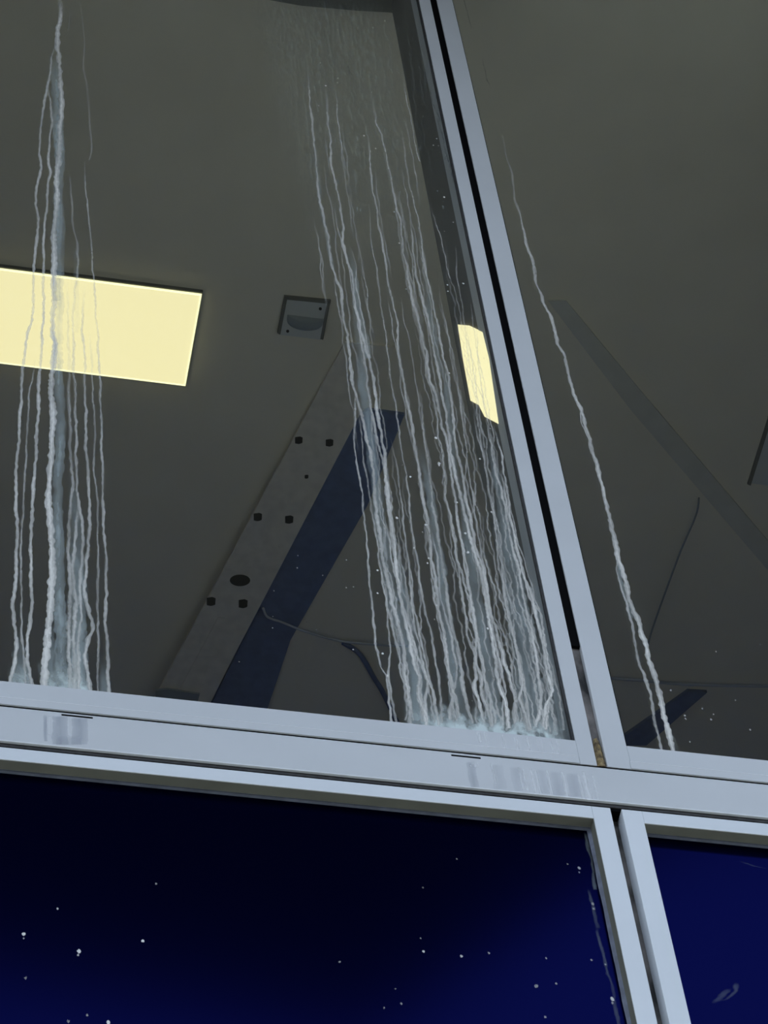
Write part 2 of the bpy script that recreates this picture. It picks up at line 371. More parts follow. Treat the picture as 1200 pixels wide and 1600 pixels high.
for sxp, syp in ((500.5, 482.5), (449.5, 517.5)):
    bm = bmesh.new(); c_ = PZ(sxp, syp, zb - .002)
    bmesh.ops.create_cone(bm, cap_ends=True, segments=16, radius1=.0065, radius2=.0065, depth=.004, matrix=Matrix.Translation(c_)); new_obj('screw', bm, M['hole'], t)

# perforated steel strut with holes, hanging diagonally under the ceiling
zb = ZC - .10
def lerp(a, b, t): return (a[0] + (b[0] - a[0]) * t, a[1] + (b[1] - a[1]) * t)
t = empty('perforated_strut', PZ(400, 860, zb)); tag(t, 'pale brown perforated steel strut running diagonally behind the left pane', 'strut')
def zst(y): return ZC - .012 - .088 * max(0, min(1, (y - 560) / 540))
def hang_slope(name, pts, dz0, thick, m, parent):
    bm = bmesh.new(); prism(bm, [PZ(x, y, zst(y) + dz0) for x, y in pts], dz=thick); return new_obj(name, bm, m, parent)
hang_slope('strut_channel', [(226, 1120), (539, 535), (617, 543), (316, 1120)], 0, .012, M['strut'], t)
hang_slope('strut_rib', [(262, 1112), (341, 965), (351, 966), (276, 1112)], -.003, .0031, M['strut'], t)
for hx, hy, hw in ((467, 688, 6), (515, 692, 6), (403, 808, 6.5), (452, 812, 6.5), (330, 940, 7), (380, 943.5, 7), (479, 745, 3)):
    hang_slope('bolt_hole', [(hx - hw, hy - hw * .8), (hx + hw * .3, hy - hw), (hx + hw, hy - hw * .7), (hx + hw * .9, hy + hw * .7), (hx, hy + hw), (hx - hw, hy + hw * .8)], -.0015, .0014, M['hole'], t)
hang_slope('cable_hole', [(375 + 16 * math.cos(a * math.pi / 10), 907 + 9 * math.sin(a * math.pi / 10)) for a in range(20)], -.0015, .0014, M['hole'], t)
hang('end_cap', [(243, 1079), (262, 1077), (312, 1085), (309, 1096), (243, 1090)], zb - .012, .0119, M['dome'], t)
# two straps that carry the strut from the ceiling
def hanger(px, py, zb_, parent):
    a = PZ(px, py, zb_); boxes('hanger_strap', [(a.x - .006, a.x + .006, a.y - .002, a.y + .002, zb_, ZC - .0005)], M['slate'], parent)
hanger(330, 1010, zst(1010) + .0121, t)
# navy box beam beside it
zb2 = ZC - .02
t = empty('navy_beam', PZ(480, 880, zb2)); tag(t, 'dark navy box beam alongside the perforated strut', 'beam')
hang('beam_body', [(318, 1125), (548, 662), (575, 640), (632, 648), (574, 790), (454, 1000), (412, 1125)], zb2, .0198, M['navy'], t)
# conduit that leaves the strut and runs right
zb3 = ZC - .115
def catmull(pts, n=8):
    out = []
    for i in range(len(pts) - 1):
        p0 = Vector(pts[max(i - 1, 0)]); p1 = Vector(pts[i]); p2 = Vector(pts[i + 1]); p3 = Vector(pts[min(i + 2, len(pts) - 1)])
        for k in range(n):
            s = k / n
            out.append(.5 * ((2 * p1) + (p2 - p0) * s + (2 * p0 - 5 * p1 + 4 * p2 - p3) * s * s + (3 * p1 - p0 - 3 * p2 + p3) * s ** 3))
    out.append(Vector(pts[-1])); return out
def conduit(name, px, r, m, zz, label, cat):
    bm = bmesh.new(); tube(bm, catmull([PZ(x, y, zz) for x, y in px]), r)
    o = new_obj(name, bm, m, None, True); return tag(o, label, cat)
conduit('conduit', [(411, 950), (418, 964), (440, 972), (470, 984), (520, 999), (560, 1005), (640, 1010)], .0055, M['slate'], ZC - .062, 'thin grey conduit curving right from the perforated strut across the navy beam', 'conduit')
conduit('cable', [(536, 1004), (562, 1022), (585, 1060), (600, 1085), (630, 1150)], .012, M['navy'], ZC - .014, 'dark cable bending down to the sill left of the wide streaks', 'cable')
# fittings behind the right pane
o = hang('diagonal_brace', [(856, 470), (884, 470), (1000, 610), (1280, 940), (1280, 985), (985, 640)], ZC - .012, .0118, M['brace']); tag(o, 'faint grey diagonal brace crossing behind the right pane', 'brace')
t = conduit('ceiling_bracket', [(1092, 778), (1087, 806), (1060, 870), (1022, 975), (1012, 1010)], .0045, M['dome'], ZC - .05, 'thin dark bracket arm below the faint brace on the right', 'bracket')
conduit('ceiling_pipe', [(935, 1058), (1000, 1063), (1090, 1070), (1290, 1073)], .007, M['slate'], ZC - .03, 'thin grey pipe running level low behind the right pane', 'pipe')
o = hang('dark_duct', [(955, 1165), (1075, 1080), (1105, 1082), (1010, 1165)], ZC - .02, .0198, M['navy']); tag(o, 'dark slanted duct under the level pipe, bottom of the right pane', 'duct')
# hatch at the right edge, dark fixture at the top
t = empty('ceiling_hatch', PZ(1215, 715, ZC)); tag(t, 'dark edged ceiling hatch cut off by the right side of the picture', 'hatch')
hang('hatch_door', [(1203, 655), (1171, 755), (1245, 764), (1274, 663)], ZC - .008, .0078, M['plate'], t)
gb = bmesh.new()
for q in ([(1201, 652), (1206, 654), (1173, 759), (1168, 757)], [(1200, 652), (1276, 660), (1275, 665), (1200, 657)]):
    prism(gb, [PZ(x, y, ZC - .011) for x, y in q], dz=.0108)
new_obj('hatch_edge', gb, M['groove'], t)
o = hang('ceiling_vent', [(400, -60), (404, -3), (470, 9), (560, 17), (655, 22), (660, -50)], ZC - .03, .0298, M['groove']); tag(o, 'dark ceiling vent at the top edge above the wide streaks', 'vent')

# ------------------------------------------------------------------ limescale streaks on the glass
SY = GY - .0004                              # crust sits on the outer face of the pane
def noise1(seed, amp, freqs=(1 / 90, 1 / 37, 1 / 15)):
    r = random.Random(seed); ph = [r.random() * 6.28 for _ in freqs]; f2 = [f * r.uniform(.75, 1.3) for f in freqs]
    am = (1.0, .55, .35)
    return lambda y: amp * sum(a * math.sin(y * f * 6.28 + p) for a, f, p in zip(am, f2, ph))
def ribbon(name, path, w0, w1, c0, c1, seed, parent, m, amp=1.2, jag=.35, fadein=60, step=3.0, Y=None, thick=.0005, fadeout=0):
    """path: pixel polyline, top to bottom, laid on the glass; w half-width px, c crust"""
    Y = SY if Y is None else Y
    nz = noise1(seed, amp); rnd = random.Random(seed + 77)
    ya, yb = path[0][1], path[-1][1]; n = max(4, int((yb - ya) / step))
    bm = bmesh.new(); la = bm.verts.layers.float.new('crust'); rows = []
    seg = 0; jl = jr = jx = 0
    for i in range(n + 1):
        y = ya + (yb - ya) * i / n
        while seg < len(path) - 2 and y > path[seg + 1][1]: seg += 1
        (xa, y0), (xb, y1) = path[seg], path[seg + 1]; s = min(1, max(0, (y - y0) / max(1e-6, y1 - y0)))
        s2 = s * s * (3 - 2 * s) * .5 + s * .5
        t = (y - ya) / (yb - ya)
        jx = jx * .6 + rnd.uniform(-.25, .25)
        x = xa + (xb - xa) * s2 + nz(y) * min(1, (y - ya) / 40) + jx
        hw = (w0 + (w1 - w0) * t) * 1.12
        jl = jl * .5 + rnd.uniform(-jag, jag) * hw; jr = jr * .5 + rnd.uniform(-jag, jag) * hw
        cr_ = (c0 + (c1 - c0) * t) * min(1, (y - ya) / max(1, fadein) + .02)
        if fadeout: cr_ *= min(1, (yb - y) / fadeout)
        cr_ *= .82 + .18 * math.sin(y * .05 + seed)
        row = []
        for xx, cc, hh in ((x - max(.4, hw + jl), cr_ * .45, 0), (x, cr_, thick), (x + max(.4, hw + jr), cr_ * .45, 0)):
            v = bm.verts.new(P(xx, y, Y - hh)); v[la] = cc; row.append(v)
        rows.append(row)
    for i in range(n):
        for j in range(2): bm.faces.new((rows[i][j], rows[i][j + 1], rows[i + 1][j + 1], rows[i + 1][j]))
    return new_obj(name, bm, m, parent, True)

def ylast(x):                                # lower edge of the upper glass in the picture
    return 1105 + (x - 400) * .1065 + 3
# ---- left bundle
LB = empty('limescale_streaks', P(95, 1070, SY)); tag(LB, 'bundle of white limescale streaks down the left pane crossing the long ceiling light', 'water stain')
A = [(93, -12), (95, 28), (91, 45), (90, 70), (94, 110), (96, 150), (95, 190), (92, 240), (88, 280), (90, 300), (86, 340), (84, 380), (84, 470), (82, 510), (86, 540), (82, 580), (80, 610), (83, 650), (80, 700), (77, 740), (76, 790), (81, 845), (82, 870), (80, 930), (76, 970), (75, 1000), (72, 1030), (69, 1074)]
B = [(91, 55), (82, 85), (76, 125), (70, 160), (64, 190), (62, 240), (64, 262), (57, 300), (56, 320), (60, 350), (58, 375), (53, 405), (53, 440), (51, 500), (43, 520), (37, 560), (33, 620), (30, 680), (26, 720), (25, 780), (27, 840), (25, 900), (20, 950), (22, 975), (27, 1010), (22, 1040), (14, 1069)]
Cc = [(74, 128), (78, 160), (82, 190), (76, 235), (75, 255), (80, 272), (75, 290), (74, 310), (70, 350), (68, 390), (68, 490), (66, 530), (62, 580), (60, 640), (57, 690), (54, 740), (50, 800), (48, 860), (50, 940), (46, 980), (43, 1005), (42, 1030), (51, 1071)]
D_ = [(55, 560), (51, 590), (45, 620), (42, 690), (38, 760), (34, 830), (32, 880), (34, 920), (33, 960), (36, 1010), (40, 1070)]
E1 = [(124, -12), (126, 15), (133, 70), (130, 100), (136, 140), (140, 180), (143, 235), (139, 250)]
E2 = [(132, 248), (134, 300), (140, 350), (144, 400), (147, 440), (150, 490), (153, 530), (157, 610), (158, 640), (160, 740), (162, 820), (166, 870), (166, 930), (164, 960), (168, 1010), (170, 1084)]
F_ = [(109, 270), (113, 340), (120, 380), (122, 430), (117, 450), (114, 500), (115, 560), (118, 620), (119, 690), (120, 760), (126, 800), (130, 850), (125, 900), (127, 960), (122, 1010), (124, 1080)]
G_ = [(132, 450), (128, 500), (132, 560), (133, 620), (135, 700), (140, 780), (139, 850), (135, 880), (132, 920), (140, 960), (145, 985), (137, 1000), (133, 1030), (141, 1082)]
H_ = [(105, 430), (108, 600), (110, 700), (113, 750), (108, 820), (106, 860), (110, 900), (108, 960), (108, 1010), (109, 1078)]
I_ = [(140, 520), (145, 600), (148, 680), (147, 740), (152, 780), (153, 840), (153, 950), (153, 1084)]
J_ = [(124, 780), (118, 830), (114, 880), (118, 940), (116, 1000), (117, 1078)]
K_ = [(110, 5), (109, 25), (106, 48)]
for i, (pa, w0, w1, c0, c1, am) in enumerate([
        (A, 3.0, 4.8, .75, 1.0, .5), (B, 1.6, 2.6, .50, .80, .6), (Cc, 1.6, 2.8, .62, .80, .6), (D_, 1.3, 2.0, .35, .50, .6), (E1, 1.3, 1.5, .12, .2, .5),
        (E2, 1.2, 2.5, .35, .62, .6), (F_, 1.5, 2.6, .22, .75, .7), (G_, 1.6, 3.0, .40, .78, .7), (H_, 1.6, 3.2, .15, .65, .7), (I_, 1.4, 1.8, .30, .40, .7), (J_, 2, 3.6, .5, .7, .7), (K_, 1.2, 1.2, .2, .1, .3)]):
    ribbon('streak', pa, w0, w1, c0, c1, 100 + i, LB, M['lime'], amp=am, fadein=40)
ribbon('streak', [(80, 575), (80, 700), (76, 790), (81, 860), (78, 940), (74, 1000), (68, 1074)], 1.5, 4.5, .8, 1.2, 140, LB, M['lime'], amp=.4)
for i, (pa, w0, w1, c0, c1) in enumerate([
        ([(84, 85), (90, 150), (93, 250), (90, 330), (88, 400), (88, 470)], 7.5, 6, .75, .45),
        ([(93, 290), (96, 350), (94, 420), (91, 560), (94, 640), (93, 700), (90, 760), (92, 860), (94, 960), (97, 1074)], 4.5, 9, .35, .75),
        ([(98, 640), (101, 665), (94, 700)], 3, 3, .4, .4),
        ([(118, 380), (120, 430), (120, 520)], 4, 3, .25, .1),
        ([(110, 740), (118, 800), (120, 900), (118, 1000), (118, 1078)], 5, 16, .25, .60),
        ([(130, 860), (128, 960), (126, 1078)], 5, 10, .3, .5), ([(76, 960), (80, 1073)], 6, 14, .3, .7),
        ([(30, 985), (32, 1068)], 4, 17, .3, .7), ([(163, 1020), (162, 1084)], 3, 9, .2, .5)]):
    ribbon('film', pa, w0, w1, c0, c1, 160 + i, LB, M['film'], amp=.5, jag=.2, Y=SY + .0002, thick=.0001)
# little cross bridges
# ---- centre bundle
CB = empty('limescale_streaks', P(750, 1140, SY)); tag(CB, 'broad sheet of many white limescale streaks beside the central mullion', 'water stain')
T = [
 ([(482, 100), (483, 160), (489, 195), (492, 240), (497, 290), (505, 340), (514, 380), (518, 410), (523, 432), (533, 455), (536, 490), (543, 530), (548, 570), (551, 600), (560, 630), (570, 670), (580, 715), (585, 760), (589, 805), (597, 860), (602, 890), (612, 940), (622, 970), (630, 1010), (632, 1045), (638, 1080), (641, 1131)], 1.5, 3.0, .45, .75),
 ([(509, 138), (512, 180), (516, 220), (517, 250), (524, 290), (532, 320), (536, 350), (535, 375), (542, 405), (550, 430), (556, 480), (563, 515), (572, 545), (578, 570), (586, 602), (588, 640), (597, 680), (602, 730), (606, 770), (613, 820), (619, 880), (623, 920), (633, 970), (642, 1010), (648, 1040), (655, 1065), (654, 1085), (662, 1110), (666, 1134)], 1.5, 2.8, .50, .95),
 ([(521, 118), (527, 170), (530, 205), (535, 235), (540, 265)], 1.0, 1.0, .35, .35),
 ([(478, 45), (484, 62), (487, 82)], 1.0, 1.0, .3, .3),
 ([(507, 205), (512, 240), (515, 268)], 1.5, 1.2, .35, .3),
 ([(575, 203), (578, 250), (582, 290), (590, 340), (598, 380), (603, 420), (613, 470), (622, 510), (622, 550), (632, 605), (641, 650), (648, 690), (655, 740), (663, 790), (668, 810), (674, 865), (680, 905), (686, 950), (692, 985), (698, 1020), (703, 1060), (706, 1090), (703, 1125)], 1.4, 2.5, .45, .65),
 ([(581, 150), (588, 190), (597, 213), (603, 245), (612, 280), (618, 320), (627, 352), (630, 390), (637, 430), (645, 470), (654, 505), (661, 533), (668, 555), (670, 590), (682, 620), (690, 660), (700, 700), (706, 740), (713, 800), (722, 850), (731, 900), (738, 950), (745, 1000), (743, 1040), (741, 1075), (752, 1105), (756, 1135)], 1.5, 2.6, .35, .85),
 ([(630, 112), (634, 150), (640, 180), (646, 205), (650, 230), (655, 252)], 1.0, 1.2, .35, .4),
 ([(628, 200), (632, 240), (640, 285), (647, 320), (655, 350), (660, 380), (664, 410), (667, 435)], 1.3, 1.2, .35, .35),
 ([(520, 310), (526, 350), (536, 385), (545, 420), (552, 460), (558, 500), (566, 540), (573, 590), (580, 640), (588, 680), (597, 715), (603, 745), (606, 790), (611, 830), (617, 870)], 1.2, 2.2, .35, .7),
 ([(548, 385), (556, 415), (557, 440), (562, 480), (567, 500), (573, 530), (578, 560)], 1.2, 1.4, .5, .5),
 ([(578, 320), (580, 380), (588, 420), (595, 470), (603, 533), (610, 580), (618, 640), (626, 690), (634, 740), (640, 790), (646, 840), (655, 900), (663, 950), (672, 985), (679, 1020), (686, 1060), (688, 1095), (690, 1130)], 1.0, 2.0, .3, .55),
 ([(640, 335), (645, 380), (650, 430), (660, 470), (672, 510), (678, 550), (688, 600), (697, 650), (703, 700), (713, 745), (722, 790), (733, 830), (742, 865), (752, 900), (760, 940), (768, 990), (775, 1040), (780, 1070), (790, 1100), (795, 1138)], 1.4, 3.0, .45, 1.0),
 ([(652, 345), (660, 390), (667, 430), (676, 475), (685, 510), (690, 550), (702, 590), (706, 640), (712, 690), (725, 760), (735, 810), (742, 850), (755, 890), (765, 945), (775, 985), (787, 1030), (797, 1060), (803, 1085), (806, 1138)], 1.4, 2.8, .45, .85),
 ([(672, 320), (680, 345), (690, 378), (697, 405), (702, 435)], 1.0, 1.1, .35, .4),
 ([(712, 380), (714, 430), (720, 460), (724, 500), (730, 540), (737, 590), (745, 640), (752, 700), (762, 750), (772, 800), (782, 850), (790, 910), (800, 960)], 1.1, 1.4, .25, .35),
 ([(555, 600), (555, 660), (553, 680), (558, 730), (567, 780), (572, 840), (577, 900), (582, 960), (587, 1000), (594, 1040), (604, 1060), (608, 1090), (612, 1128)], 1.3, 1.9, .5, .65),
 ([(590, 860), (597, 900), (605, 960), (610, 1010), (606, 1050), (612, 1085), (619, 1130)], 1.4, 1.8, .5, .55),
 ([(600, 800), (610, 860), (622, 920), (640, 980), (650, 1020), (660, 1040), (668, 1066), (664, 1090), (668, 1132)], 1.5, 2.4, .5, .8),
 ([(612, 690), (622, 740), (628, 790), (634, 850), (641, 900), (643, 940), (648, 980), (655, 1010), (663, 1045), (675, 1080), (680, 1100)], 1.2, 2.0, .35, .7),
 ([(634, 860), (645, 910), (644, 940), (655, 985), (662, 1020), (668, 1050), (678, 1090), (686, 1133)], 1.5, 2.2, .5, .55),
 ([(655, 600), (660, 660), (668, 720), (676, 780), (684, 840), (692, 880), (698, 930), (706, 980), (715, 1010), (722, 1060), (728, 1095), (738, 1130)], 1.6, 3.0, .3, .65),
 ([(673, 820), (683, 870), (688, 930), (695, 960), (707, 1000), (714, 1050), (709, 1080), (716, 1110), (722, 1134)], 1.4, 2.4, .45, .6),
 ([(700, 790), (712, 860), (722, 930), (730, 985), (742, 1030), (753, 1060), (752, 1085), (762, 1110), (770, 1136)], 1.3, 2.6, .45, .7),
 ([(714, 800), (726, 880), (738, 950), (748, 1010), (758, 1060), (768, 1090), (775, 1136)], 1.3, 2.4, .45, .65),
 ([(740, 640), (745, 680), (758, 720), (762, 760), (772, 805), (778, 870), (788, 930), (800, 985), (812, 1030), (816, 1060), (812, 1090), (822, 1120), (826, 1142)], 1.3, 2.6, .3, .75),
 ([(760, 655), (768, 700), (773, 730), (784, 770), (792, 810), (800, 850), (812, 900), (822, 950), (832, 995), (840, 1040), (845, 1080), (843, 1110), (838, 1136)], 1.5, 2.6, .55, .95),
 ([(771, 662), (778, 690), (785, 715), (795, 790), (806, 850), (820, 900), (833, 940), (843, 985), (851, 1020), (855, 1050), (862, 1080), (852, 1110), (848, 1138)], 1.5, 2.8, .6, 1.05),
 ([(782, 730), (792, 790), (803, 840), (815, 890), (826, 930), (845, 960), (848, 985), (856, 1030), (862, 1070), (858, 1100), (852, 1140)], 1.2, 2.2, .6, .9),
 ([(790, 760), (805, 830), (820, 880), (835, 930), (846, 965), (852, 1010), (864, 1050), (875, 1090), (880, 1140)], 1.2, 2.0, .45, .5),
 ([(775, 830), (785, 900), (795, 960), (806, 1010), (813, 1060), (824, 1100), (830, 1142)], 1.3, 2.2, .4, .7),
 ([(560, 630), (566, 700), (575, 760), (585, 820), (592, 870), (603, 930), (615, 990), (630, 1050), (637, 1080)], 1.2, 2.0, .3, .55),
 ([(690, 470), (700, 520), (708, 560), (716, 600), (722, 655), (731, 720), (740, 790), (750, 850), (762, 930), (772, 1000), (785, 1050), (790, 1080), (784, 1110), (786, 1138)], 1.0, 2.0, .2, .75),
 ([(728, 505), (733, 540), (742, 590), (748, 640), (757, 700)], 1.0, 1.2, .45, .3),
 ([(744, 510), (748, 560), (756, 600), (764, 640), (772, 690)], 1.0, 1.2, .4, .35),
 ([(736, 470), (742, 530), (750, 580), (753, 615), (762, 660)], .9, 1.1, .3, .4),
]
for i, (pa, w0, w1, c0, c1) in enumerate(T):
    ribbon('streak', pa, w0, w1, c0, c1, 300 + i * 3, CB, M['lime'], amp=.7, fadein=45)
rnd = random.Random(5)
for i in range(26):                          # fainter threads between the traced ones
    f = rnd.random(); xb = 628 + f * 245; ya = rnd.uniform(330, 820)
    slope = .125 + f * .085; yb = ylast(xb) - 8; x0_ = xb - slope * (yb - ya) + rnd.uniform(-8, 8)
    m_ = lerp((x0_, ya), (xb, yb), .5)
    ribbon('thread', [(x0_, ya), (m_[0] + rnd.uniform(-5, 5), m_[1]), (xb, yb)], .9, 1.9, .14, rnd.uniform(.35, .6), 700 + i, CB, M['lime'], amp=1.8, fadein=90)
for i in range(22):                          # short threads in the upper, thinner part of the sheet
    xa = rnd.uniform(488, 690); ya = rnd.uniform(170, 470); L = rnd.uniform(110, 300); sl_ = .12 + (xa - 480) / 220 * .07
    ribbon('thread', [(xa, ya), (xa + sl_ * L * .5 + rnd.uniform(-4, 4), ya + L * .5), (xa + sl_ * L, ya + L)], 1.0, 1.4, rnd.uniform(.15, .4), .25, 760 + i, CB, M['lime'], amp=1.0, fadein=40, fadeout=50)
films = [
 ([(552, 420), (560, 520), (568, 600), (580, 700), (590, 780), (600, 860), (612, 930), (628, 1000), (645, 1060), (655, 1130)], 5, 12, .20, .42),
 ([(560, 560), (572, 640), (585, 720), (592, 800)], 7, 5, .45, .35),
 ([(610, 820), (625, 900), (637, 960), (645, 1000), (655, 1060), (662, 1134)], 4, 14, .3, .42),
 ([(655, 690), (670, 760), (681, 840), (690, 900), (698, 970), (710, 1040), (716, 1136)], 4, 12, .35, .45),
 ([(660, 400), (670, 470), (680, 540), (697, 600), (706, 690), (712, 740)], 5, 4, .3, .3),
 ([(715, 740), (730, 830), (742, 920), (755, 1000), (768, 1080), (775, 1138)], 5, 13, .3, .5),
 ([(765, 690), (780, 770), (795, 850), (812, 930), (826, 1010), (835, 1080), (845, 1142)], 5, 15, .35, .45),
 ([(775, 800), (790, 900), (805, 980), (815, 1060), (820, 1140)], 4, 14, .25, .35),
 ([(545, 380), (556, 450), (566, 510), (575, 560)], 4, 5, .3, .4),
 ([(490, 240), (500, 310), (510, 370), (520, 420)], 2.5, 3, .3, .2),
 ([(836, 880), (848, 960), (858, 1040), (866, 1142)], 5, 16, .2, .35)]
for i, (pa, w0, w1, c0, c1) in enumerate(films):
    ribbon('film', pa, w0, w1, c0, c1, 500 + i, CB, M['film'], amp=1.0, jag=.15, Y=SY + .0002, thick=.0001)
# crust that piled up along the sill
def patch(name, px_rows, m, parent, Y, seed=0, nx=40, ny=12, topfade=True, cmax=1.0):
    """grid patch between top edge and bottom edge functions, crust grows towards the bottom"""
    top, bot, xa, xb, c = px_rows
    bm = bmesh.new(); la = bm.verts.layers.float.new('crust'); g = []
    for i in range(ny + 1):
        t = i / ny; row = []
        for j in range(nx + 1):
            s = j / nx; x = xa + (xb - xa) * s
            y = top(x) + (bot(x) - top(x)) * t
            v = bm.verts.new(P(x + (y - bot(x)) * .2, y, Y)); v[la] = c(s, t) * cmax; row.append(v)
        g.append(row)
    for i in range(ny):
        for j in range(nx): bm.faces.new((g[i][j], g[i][j + 1], g[i + 1][j + 1], g[i + 1][j]))
    return new_obj(name, bm, m, parent, True)
edgef = lambda s, k=8: min(1, s * k) * min(1, (1 - s) * k)
patch('crust', (lambda x: ylast(x) - 42 - 8 * math.sin(x * .11) - 6 * math.sin(x * .37), lambda x: ylast(x) - 1, 632, 888, lambda s, t: edgef(s) * t ** 1.4), M['crust'], CB, SY + .00005, nx=70)
patch('crust', (lambda x: ylast(x) - 22 - 8 * math.sin(x * .21), lambda x: ylast(x) - 1, 690, 884, lambda s, t: edgef(s) * t ** .7), M['crust'], CB, SY - .0008, nx=70, cmax=1.4)
patch('crust', (lambda x: ylast(x) - 40 - 6 * math.sin(x * .4), lambda x: ylast(x) - 1, 62, 146, lambda s, t: edgef(s, 6) * t ** 1.3), M['crust'], LB, SY + .00005, nx=40)
patch('crust', (lambda x: ylast(x) - 30, lambda x: ylast(x) - 1, 14, 54, lambda s, t: edgef(s, 4) * t ** 1.5), M['crust'], LB, SY + .00005, nx=20, cmax=.8)

# ---- right single streak
RB = empty('limescale_streaks', P(1045, 1170, SY)); tag(RB, 'single long white limescale streak forking near the sill of the right pane', 'water stain')
ribbon('streak', [(783, 195), (790, 240), (800, 275), (805, 310), (815, 345), (822, 380), (833, 410), (836, 438), (848, 468), (862, 500), (870, 533), (883, 556), (889, 590), (897, 615), (908, 640), (913, 660), (922, 690), (935, 735), (946, 780), (955, 820), (965, 866), (973, 890), (982, 930), (1000, 980), (1012, 1020), (1027, 1070), (1036, 1110), (1046, 1150), (1052, 1176)], 1.3, 4.0, .5, .95, 900, RB, M['lime'], amp=.4, fadein=200)
ribbon('streak', [(966, 862), (963, 890), (972, 920), (980, 945), (990, 990), (997, 1030), (1008, 1060), (1017, 1090), (1022, 1120), (1029, 1150), (1034, 1175)], 1.6, 2.6, .5, .55, 903, RB, M['lime'], amp=.5, fadein=20)
ribbon('streak', [(907, 640), (908, 660), (915, 675), (921, 690)], .8, .8, .6, .6, 905, RB, M['lime'], amp=.2, fadein=5)
ribbon('streak', [(834, 412), (838, 424), (837, 436)], .8, .8, .6, .6, 906, RB, M['lime'], amp=.1, fadein=3)
ribbon('film', [(966, 868), (969, 900), (977, 930), (986, 965)], 3, 4, .6, .3, 907, RB, M['film'], amp=.2, fadein=8, Y=SY + .0002, thick=.0001)
ribbon('film', [(1046, 1138), (1054, 1155), (1060, 1176)], 1.5, 2, .35, .5, 908, RB, M['haze'], amp=.2, fadein=8, Y=SY + .0002, thick=.0001)

# ---- greasy smears near the top, left of the mullion
SM = empty('greasy_smear', P(580, 120, SY)); tag(SM, 'mottled greenish smear on the glass above the wide streaks', 'smear')
patch('smear', (lambda x: -15, lambda x: 420, 470, 700, lambda s, t: edgef(s, 5) * min(1, t * 12) * (1 - t) ** .7), M['haze'], SM, SY + .0003, nx=40, ny=40, cmax=.21)
for i in range(38):                          # short curled flecks in the smear
    xa = rnd.uniform(500, 700); ya = rnd.uniform(30, 330)
    xa = min(xa, 655 + ya * .2); k_ = rnd.uniform(-5, 5); L = rnd.uniform(4, 11)
    ribbon('fleck', [(xa, ya), (xa + k_ * .6, ya + L * .5), (xa + k_, ya + L)], .9, 1.0, rnd.uniform(.2, .5), .3, 1400 + i, SM, M['film'], amp=.3, fadein=2, fadeout=2, step=1.5)
for i in range(60):
    xa = rnd.uniform(472, 672); ya = rnd.uniform(-12, 260); L = rnd.uniform(30, 150); sl_ = .10 + (xa - 480) / 220 * .09
    ribbon('smear_run', [(xa, ya), (xa + sl_ * L * .5 + rnd.uniform(-3, 3), ya + L * .5), (xa + sl_ * L, ya + L)], 1.0, 1.9, rnd.choice((.12, .2, .32)), .12, 1000 + i, SM, M['haze'], amp=1.5, fadein=25, fadeout=30)
for i, pa in enumerate([[(507, 40), (512, 90), (520, 120), (524, 150)], [(532, 30), (536, 60), (543, 95), (548, 130), (556, 180)], [(540, 90), (552, 130), (560, 165)], [(480, 100), (481, 130), (484, 160)], [(512, 215), (516, 240)], [(660, 100), (672, 150), (690, 200)], [(683, 180), (698, 240), (712, 300)]]):
    ribbon('dirt_run', pa, 1.2, 1.2, .4, .35, 1100 + i, SM, M['soot'], amp=1.2, fadein=15, fadeout=20)
# dark hairlines on the right pane next to the frame
for i, pa in enumerate([[(723, -8), (731, 25), (737, 45)], [(753, 90), (760, 120), (766, 135)]]):
    ribbon('dirt_run', pa, .8, .8, .35, .3, 1150 + i, SM, M['soot'], amp=.4, fadein=8, fadeout=8)

# ------------------------------------------------------------------ drips and washed stains on the metal
def metal_mat():
    M['wash'] = lime_mat('grey_wash_mark', (0.36, 0.39, 0.46), 30, .6, 1.0, stretch=(1, 1, .3))
    M['drip'] = lime_mat('chalky_drip', (0.93, 0.94, 0.95), 40, .8, 1.0)
metal_mat()
DR = empty('drip_marks', P(820, 1210, TY)); tag(DR, 'chalky white drips dried on the transom under the wide streaks', 'drip stain')
YT = TY - .0002
for i, (x, ya, yb, w_, c_) in enumerate([(741, 1190, 1199, 3, .5), (768, 1192, 1226, 1.4, .6), (810, 1198, 1235, 1.6, .55), (817, 1200, 1236, 1.2, .4), (829, 1200, 1239, 1.8, .6), (836, 1201, 1240, 2.0, .6),
                                        (854, 1203, 1242, 2.0, .5), (878, 1205, 1244, 2.0, .55), (903, 1208, 1247, 1.8, .35), (912, 1205, 1250, 3.0, .65), (926, 1210, 1248, 1.4, .35), (735, 1192, 1198, 2, .5)]):
    ribbon('drip', [(x, ya), (x + (yb - ya) * .1, (ya + yb) / 2), (x + (yb - ya) * .22, yb)], w_, w_ * 1.4, c_, c_, 1200 + i, DR, M['drip'], amp=.2, jag=.1, fadein=4, Y=YT, thick=.0002)
for i, (x, ya, yb, w_, c_) in enumerate([(735, 1190, 1230, 6, .35), (775, 1194, 1233, 9, .18), (845, 1202, 1240, 7, .22), (868, 1205, 1243, 9, .25), (893, 1208, 1245, 8, .25), (806, 1198, 1236, 8, .15)]):
    ribbon('wash_mark', [(x, ya), (x + (yb - ya) * .18, yb)], w_, w_, c_, c_, 1230 + i, DR, M['wash'], amp=.3, jag=.1, fadein=3, Y=YT + .0001, thick=.00005)
DS = empty('drip_marks', P(820, 1165, 0)); tag(DS, 'short pale drips on the sill rail just below the crust', 'drip stain')
